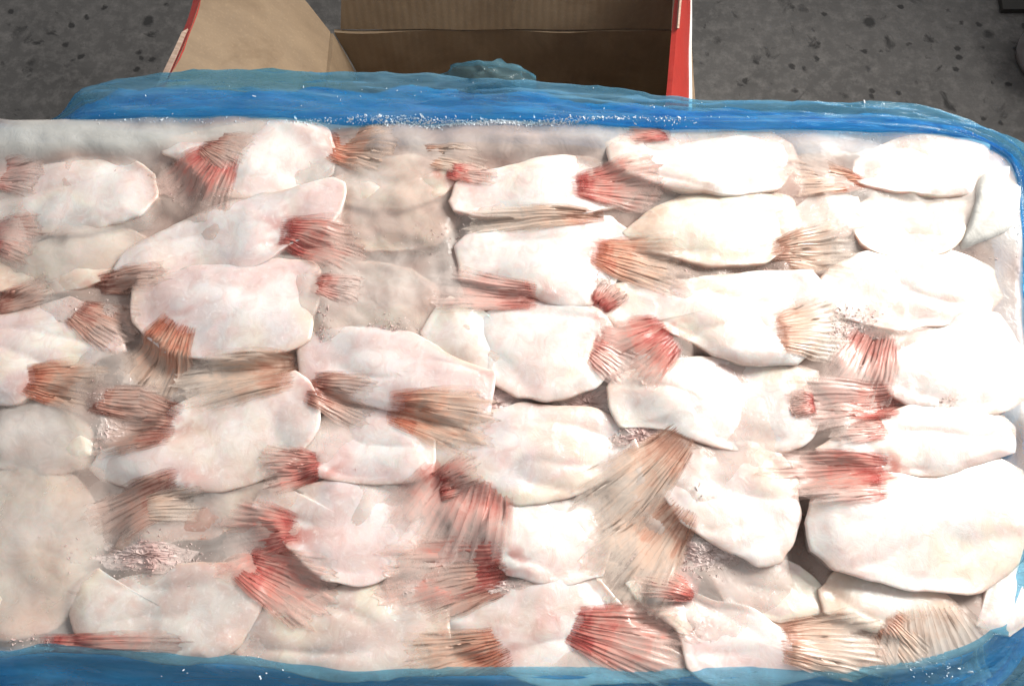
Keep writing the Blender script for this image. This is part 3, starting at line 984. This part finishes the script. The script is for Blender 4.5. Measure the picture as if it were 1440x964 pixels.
# ------------------------------------------------------------------ fins
def fin(parent, base, tip, spread, bw, colour, seed):
    rnd = random.Random(seed)
    B, T = P(*base), P(*tip)
    spread, bw = spread * 1.15, bw * 1.5
    ax = T - B
    L = ax.length
    ax.normalize()
    sd = Vector((-ax.y, ax.x, 0))
    W = bw / F * 0.55
    nr = max(8, min(15, int(spread * 0.45 + bw * 0.15 + 3)))
    sub = 4
    nu, nv = nr * sub, 18
    lens = [L * (rnd.uniform(0.88, 1.05) - 0.22 * abs(2 * i / nr - 1) ** 3) for i in range(nr + 1)]
    jit = [rnd.uniform(-.38, .38) for _ in range(nr + 1)]
    curl = rnd.uniform(-.12, .12)
    grid = [[None] * (nu + 1) for _ in range(nv + 1)]
    for i in range(nu + 1):
        u = i / nu
        r = i / sub
        i0 = min(nr - 1, int(r))
        fr_ = r - i0
        ln = lens[i0] * (1 - fr_) + lens[i0 + 1] * fr_
        ln *= 1 - 0.04 * math.sin(math.pi * fr_) ** 2          # membrane notched between the ray tips
        ua = u + (jit[i0] * (1 - fr_) + jit[i0 + 1] * fr_) / nr
        ang = R(spread) * (2 * ua - 1) * (1 + 0.05 * math.sin(9 * u + seed))
        d0 = ax * math.cos(ang) + sd * math.sin(ang)
        b0 = B + sd * (W * 0.5 * (2 * u - 1))
        for j in range(nv + 1):
            t = j / nv
            p = b0 + d0 * (ln * t) + sd * (curl * L * t * t * 0.5)
            p += sd * (0.0011 * n3((i * .9, t * 4, seed), 1.0, 0))
            p.z = max(top_z(p.x, p.y, False), top_z(p.x, p.y) - 0.0004 - max(0, n3(p, 55, seed)) * 0.004)
            grid[j][i] = p
    # lay the sheet over what lies below, smoothed like a stiff fin
    Z = [[g.z for g in row] for row in grid]
    S = [row[:] for row in Z]
    for _ in range(10):
        S2 = [row[:] for row in S]
        for j in range(nv + 1):
            for i in range(nu + 1):
                acc, ct = 0, 0
                for dj, di in ((-1, 0), (1, 0), (0, -1), (0, 1), (0, -2), (0, 2)):
                    if 0 <= j + dj <= nv and 0 <= i + di <= nu:
                        acc += S[j + dj][i + di]
                        ct += 1
                S2[j][i] = max(acc / ct, Z[j][i] - 0.0003)
        S = S2
    vs, al, ac = [], [], []
    for j in range(nv + 1):
        for i in range(nu + 1):
            p = grid[j][i]
            fr_ = (i % sub) / sub
            ridge = 0.00012 * math.cos(2 * math.pi * fr_)
            lift = 0.0004 + 0.0012 * math.sin(math.pi * min(1, j / nv)) + (-0.0006 * (1 - j / 3) if j < 3 else 0)
            vs.append(Vector((p.x, p.y, S[j][i] + lift + ridge + 0.0012 * n3((p.x, p.y, 0), 70, seed))))
            al.append(j / nv)
            ac.append(i / nu)
    m = len(vs)
    top = list(vs)
    for v in top:
        vs.append(v - Vector((0, 0, 0.0008)))
    al, ac = al * 2, ac * 2
    fs = []
    wd = nu + 1
    for j in range(nv):
        for i in range(nu):
            q4 = (j * wd + i, j * wd + i + 1, (j + 1) * wd + i + 1, (j + 1) * wd + i)
            fs.append(tuple(reversed(q4)))
            fs.append(tuple(x + m for x in q4))
    rim = [j * wd for j in range(nv)] + [nv * wd + i for i in range(nu)] + [j * wd + nu for j in range(nv, 0, -1)] + [i for i in range(nu, 0, -1)]
    for k2 in range(len(rim)):
        x, y = rim[k2], rim[(k2 + 1) % len(rim)]
        fs.append((x, y, y + m, x + m))
    org = (B.x, B.y, ZT)
    fo = mesh_obj('fin', vs, fs, FIN[colour], parent, True, {'along': al, 'across': ac}, org)
    # rays: fine tapered rods lying in the membrane
    rv, rf, ra, rc = [], [], [], []
    for i in range(nr + 1):
        ci = i * sub
        b_ = len(rv)
        for j in range(nv + 1):
            p = top[j * wd + ci]
            rad = 0.00018 * (1 - 0.55 * j / nv) * (0.8 + 0.4 * rnd.random() * 0.3)
            for k2 in range(5):
                an = 2 * math.pi * k2 / 5
                rv.append(p + sd * (math.cos(an) * rad) + Vector((0, 0, math.sin(an) * rad * 0.9)))
                ra.append(j / nv)
                rc.append(i / nr)
        for j in range(nv):
            for k2 in range(5):
                x, y = b_ + j * 5 + k2, b_ + j * 5 + (k2 + 1) % 5
                rf.append((x, y, y + 5, x + 5))
    ro = mesh_obj('fin_rays', rv, rf, RAY[colour], fo, True, {'along': ra, 'across': rc}, org)
    ro.location = (0, 0, 0)
    ro['kind'] = 'stuff'
    return fo


fin_pts = []
sd_ = 11
for (o, c), d in zip(FISH, D):
    for (b, t, s, wd, col) in d[7]:
        sd_ += 1
        fin(o, b, t, s, wd, col, sd_)

# ------------------------------------------------------------------ frost
FZONES = [(700, 565, 60, 22, 500), (830, 560, 60, 24, 520), (168, 598, 36, 30, 420), (165, 560, 50, 18, 120), (1000, 775, 46, 26, 620), (985, 725, 20, 30, 140), (650, 826, 90, 16, 380),
          (455, 470, 20, 14, 60), (455, 440, 14, 20, 50), (250, 664, 70, 14, 220), (200, 780, 70, 24, 420), (440, 800, 40, 22, 320), (100, 905, 60, 14, 200),
          (1190, 470, 34, 22, 320), (1200, 440, 30, 14, 120), (905, 610, 40, 22, 340), (1320, 355, 60, 12, 150), (900, 245, 60, 20, 120), (560, 460, 60, 14, 90), (860, 395, 30, 12, 80), (390, 930, 40, 8, 120),
          (520, 662, 80, 8, 120), (370, 372, 100, 8, 70), (720, 698, 120, 8, 120), (1240, 808, 60, 10, 110), (1290, 640, 110, 14, 120), (920, 780, 40, 26, 240), (130, 440, 40, 26, 160), (300, 262, 60, 14, 110),
          (950, 900, 40, 30, 200), (650, 330, 60, 20, 100), (1180, 905, 70, 12, 80), (480, 330, 30, 20, 60), (760, 800, 80, 8, 90), (1310, 565, 80, 8, 60), (1060, 372, 90, 10, 110), (600, 640, 14, 30, 60), (350, 505, 70, 10, 60)]
EDGE = [(560, 140, 200, 14, 26), (1000, 156, 160, 8, 20), (300, 140, 120, 10, 8), (1240, 165, 90, 8, 10), (300, 948, 160, 8, 8), (1330, 945, 50, 10, 30), (700, 171, 170, 2.5, 1700), (560, 174, 60, 3, 300), (440, 171, 70, 3, 120), (930, 176, 40, 5, 60), (190, 168, 120, 5, 60), (1330, 192, 60, 6, 30), (1432, 300, 6, 50, 40)]


def BV_Z(x, y):
    hit = BV_ICE.ray_cast(Vector((x, y, ZT + 0.1)), Vector((0, 0, -1)))
    return hit[0].z if hit[0] else ZT


def frost(name, zones, mat, label, rmin, rmax, lift, mult=1.0):
    rnd = random.Random(5)
    dg_v, dg_f, first = [], [], None
    for (zx, zy, rx, ry, cnt) in zones:
        for _ in range(int(cnt * mult)):
            px, py = rnd.gauss(zx, rx * .55), rnd.gauss(zy, ry * .55)
            p = P(px, py)
            z = top_z(p.x, p.y)
            if name != 'frost':
                for bv in BV_FILM:
                    hit = bv.ray_cast(Vector((p.x, p.y, ZT + 0.1)), Vector((0, 0, -1)))
                    if hit[0]:
                        z = max(z, hit[0].z)
            if name == 'frost' and z > BV_Z(p.x, p.y) + 0.0004:
                continue
            r = rnd.uniform(rmin, rmax) * (0.6 + rnd.random() ** 3)
            if first is None:
                first = Vector((p.x, p.y, z))
            c = Vector((p.x, p.y, z + r * lift))
            b = len(dg_v)
            q = [Vector((rnd.gauss(0, 1), rnd.gauss(0, 1), rnd.gauss(0, .8))).normalized() for _ in range(1)]
            up = q[0]
            s1 = up.orthogonal().normalized()
            s2 = up.cross(s1)
            ln = r * rnd.uniform(.7, 1.7)
            wd = r * rnd.uniform(.4, .8)
            k0 = rnd.random() * 6
            for sg in (-1, 1):
                for k in range(3):
                    an = k0 + k * 2.094 + sg * .3
                    dg_v.append(c + up * (ln * sg * rnd.uniform(.4, 1)) + (s1 * math.cos(an) + s2 * math.sin(an)) * wd * rnd.uniform(.5, 1.1))
            dg_f += [(b, b + 2, b + 1), (b + 3, b + 4, b + 5)]
            for k in range(3):
                k1 = (k + 1) % 3
                dg_f.append((b + k, b + k1, b + 3 + k1, b + 3 + k))
    if name == 'frost':
        for (zx, zy, rx, ry, cnt) in zones:
            if cnt < 210:
                continue
            b, nn, rr = len(dg_v), 40, 10
            for r_ in range(rr + 1):
                for k in range(nn):
                    t = (r_ + (rnd.uniform(-.4, .4) if r_ < rr else 0)) / rr
                    an = 2 * math.pi * (k + rnd.uniform(-.4, .4)) / nn
                    wob = 1 + 0.35 * n3((math.cos(an) * 2, math.sin(an) * 2, zx), 1.0)
                    p = P(zx + rx * t * wob * math.cos(an), zy + ry * t * wob * math.sin(an))
                    z = BV_Z(p.x, p.y) + 0.0012 * (1 - t ** 2) - 0.0010 + rnd.uniform(0, 1) ** 2 * 0.0011
                    dg_v.append(Vector((p.x, p.y, z)))
            dg_f += [tuple(x + b for x in f) for f in ring_faces(nn, rr + 1)]
    o = mesh_obj(name, dg_v, dg_f, mat, None, False, None, tuple(first))
    tag(o, label, 'frost', kind='stuff')




# ------------------------------------------------------------------ the blue bag
SIL = [(-200, 200), (-60, 190), (50, 180), (74, 164), (96, 140), (130, 120), (230, 106), (330, 104), (440, 104), (600, 108), (740, 115), (860, 127), (970, 139), (1150, 145), (1290, 150), (1360, 172), (1420, 212), (1440, 250)]


def sil_y(x):
    for (x0_, y0_), (x1_, y1_) in zip(SIL, SIL[1:]):
        if x0_ <= x <= x1_:
            return y0_ + (y1_ - y0_) * (x - x0_) / (x1_ - x0_)
    return SIL[-1][1]


bag = empty('plastic_bag', (CEN.x, CEN.y, ZT - .082))
tag(bag, 'translucent blue plastic bag folded down around the frozen block', 'plastic bag')


def px_of(p):
    d = p - CAM
    fwd = Vector((0, math.cos(PITCH), -math.sin(PITCH)))
    up = Vector((0, math.sin(PITCH), math.cos(PITCH)))
    k = d.dot(fwd)
    return 720 + F * d.x / k, 482 - F * d.dot(up) / k


FILM_G = []


def film(name, mat, wfac, zoff, seed, amp):
    wd = []
    for i, p in enumerate(OUT):
        nrm = onormal(i) * SGN
        x, y = px_of(p)
        if nrm.y > 0.5:
            ridge = P(x, sil_y(min(max(x, -200), 1440)), ZT + 0.007)
            wdt = max(0.0005 if x < 700 else 0.007, (ridge.y - p.y))
        elif nrm.x > 0.3:
            wdt = 0.006 if y < 620 else 0.006 + (y - 620) / 340 * 0.034
        elif nrm.y < -0.3:
            wdt = 0.040
        else:
            wdt = 0.03
        wd.append(wdt)
    for _ in range(6):
        wd = [(wd[i - 1] + wd[i] + wd[(i + 1) % NO]) / 3 for i in range(NO)]
    prof = [(-0.10, -.006)] + [(0.02 + 0.96 * q_ / 22, -.001 + .0055 * (q_ / 22) ** 1.5) for q_ in range(23)] + [(1.0, .0045), (0.985, .002), (0.95, -.006), (0.90, -.014), (0.82, -.03), (0.7, -.05), (0.5, -.07), (0.2, -.0795), (-0.3, -.0815)]
    vs = []
    for s, z in prof:
        for i, p in enumerate(OUT):
            nrm = onormal(i) * SGN
            ww = wd[i] * wfac
            front = max(0.0, -nrm.y)
            zz = z
            thin = min(1.0, ww / 0.012) if nrm.y > 0.3 and p.x < 0 else 1.0
            if z > -.01:
                zz = z * thin - (1 - thin) * 0.006
            if 0 < s and z > -.01:
                zz += -front * 0.030 * s - max(0, nrm.x) * 0.004
            qv = p + nrm * (ww * s)
            k = min(1.0, max(0.0, s * 3)) if s > 0 else 0.0
            wr = n3((i * 0.03, s * 5.0, seed), 1.0) * 0.5
            rg = n3((i * 0.05 + s * 1.5, s * 6.0 - i * 0.012, seed + 4), 1.0)
            wr += (0.5 - abs(rg) * 3.0) * 0.45 if abs(rg) < 0.3 else -0.18
            rg = n3((i * 0.11 - s * 2.0, s * 11.0 + i * 0.02, seed + 8), 1.0)
            wr += (0.3 - abs(rg) * 2.0) * 0.3
            rg = n3((i * 0.22 + s * 4.0, s * 17.0 - i * 0.05, seed + 12), 1.0)
            wr += (0.25 - abs(rg) * 2.0) * 0.22
            qv = qv + Vector((0, 0, zz + zoff * thin + wr * amp * k * thin)) + nrm * (wr * amp * 0.5 * k)
            vs.append(qv)
    fs = ring_faces(NO, len(prof))
    FILM_G.append((vs, fs))
    return mesh_obj(name, vs, fs, mat, bag, True, None, tuple(bag.location))


film('inner_film', FILM_IN, 0.70, 0.0, 3.3, 0.0075)
film('outer_film', FILM_OUT, 1.0, 0.0050, 9.1, 0.005)

BV_FILM = [BVHTree.FromPolygons(v_, f_) for v_, f_ in FILM_G]
frost('frost', FZONES, FROST, 'glittering pinkish frost crystals in the gaps between fish pieces', .0002, .0007, .0, 1.8)
frost('white_frost', EDGE, FROST_WHITE, 'white frost crust along the back edge of the block', .0002, .0007, .4)

# gathered puff of film behind the block
pc = P(682, 122, ZT - .004)
vs, nA, nB = [], 40, 12
for j in range(nB + 1):
    th = math.pi / 2 * j / nB
    for i in range(nA):
        ph = 2 * math.pi * i / nA
        p = Vector((0.030 * math.cos(ph) * math.cos(th), 0.015 * math.sin(ph) * math.cos(th), 0.013 * math.sin(th)))
        p += p.normalized() * (0.004 * (0.5 - 2 * abs(n3(p, 70, 2.0))) + 0.002 * (0.5 - 2 * abs(n3(p, 150, 6.0))))
        vs.append(pc + p)
fs = ring_faces(nA, nB + 1)
PUFF = film_material('bluegreen_film', (0.14, 0.30, 0.36), (0.26, 0.42, 0.46), 0.38, 0.7)
mesh_obj('gathered_film', vs, fs, PUFF, bag, True, None, tuple(bag.location))

# ------------------------------------------------------------------ things at the far right corner
g = P(1500, 62, 0.03)
bk = empty('grey_bucket', (g.x, g.y, 0))
tag(bk, 'grey plastic bucket peeking in at the top right frame edge', 'bucket')
vs, nA = [], 40
for r, z in ((0.03, .004), (0.040, .004), (0.0425, .012), (0.046, .07), (0.0475, .072), (0.0475, .078), (0.0445, .078), (0.043, .07), (0.039, .012), (0.0, .01)):
    for i in range(nA):
        an = 2 * math.pi * i / nA
        vs.append(Vector((g.x + r * math.cos(an), g.y + r * math.sin(an), z)))
mesh_obj('bucket_body', vs, ring_faces(nA, 10), plain('grey_plastic', (0.22, 0.21, 0.21), 0.45), bk, True, None, (g.x, g.y, 0))
vs = []
for i in range(21):
    an = math.pi * i / 20
    c = Vector((g.x + 0.049 * math.cos(an), g.y, .074 - 0.03 * math.sin(an)))
    for k in range(6):
        a2 = 2 * math.pi * k / 6
        vs.append(c + Vector((0.0015 * math.cos(a2) * math.cos(an), 0.0015 * math.sin(a2) - .049 * math.sin(an), 0)))
fs = [(r * 6 + k, r * 6 + (k + 1) % 6, (r + 1) * 6 + (k + 1) % 6, (r + 1) * 6 + k) for r in range(20) for k in range(6)]
mesh_obj('bucket_handle', vs, fs, plain('dark_wire', (0.05, 0.05, 0.05), 0.4), bk, True, None, (g.x, g.y, 0))

a0, a1 = P(1410, 14, .006), P(1560, -160, .006)
mt = empty('rubber_mat', (a0.x, a0.y, 0))
tag(mt, 'black rubber mat corner at the top right of the floor', 'mat')
sheet('mat_sheet', (a0.x, a0.y, .007), (a1.x, a0.y, .007), (a1.x + .02, a1.y, .007), (a0.x + .015, a1.y, .007), .006, plain('black_rubber', (0.018, 0.016, 0.013), 0.8), mt, 8, 8, .0006, 2.0)
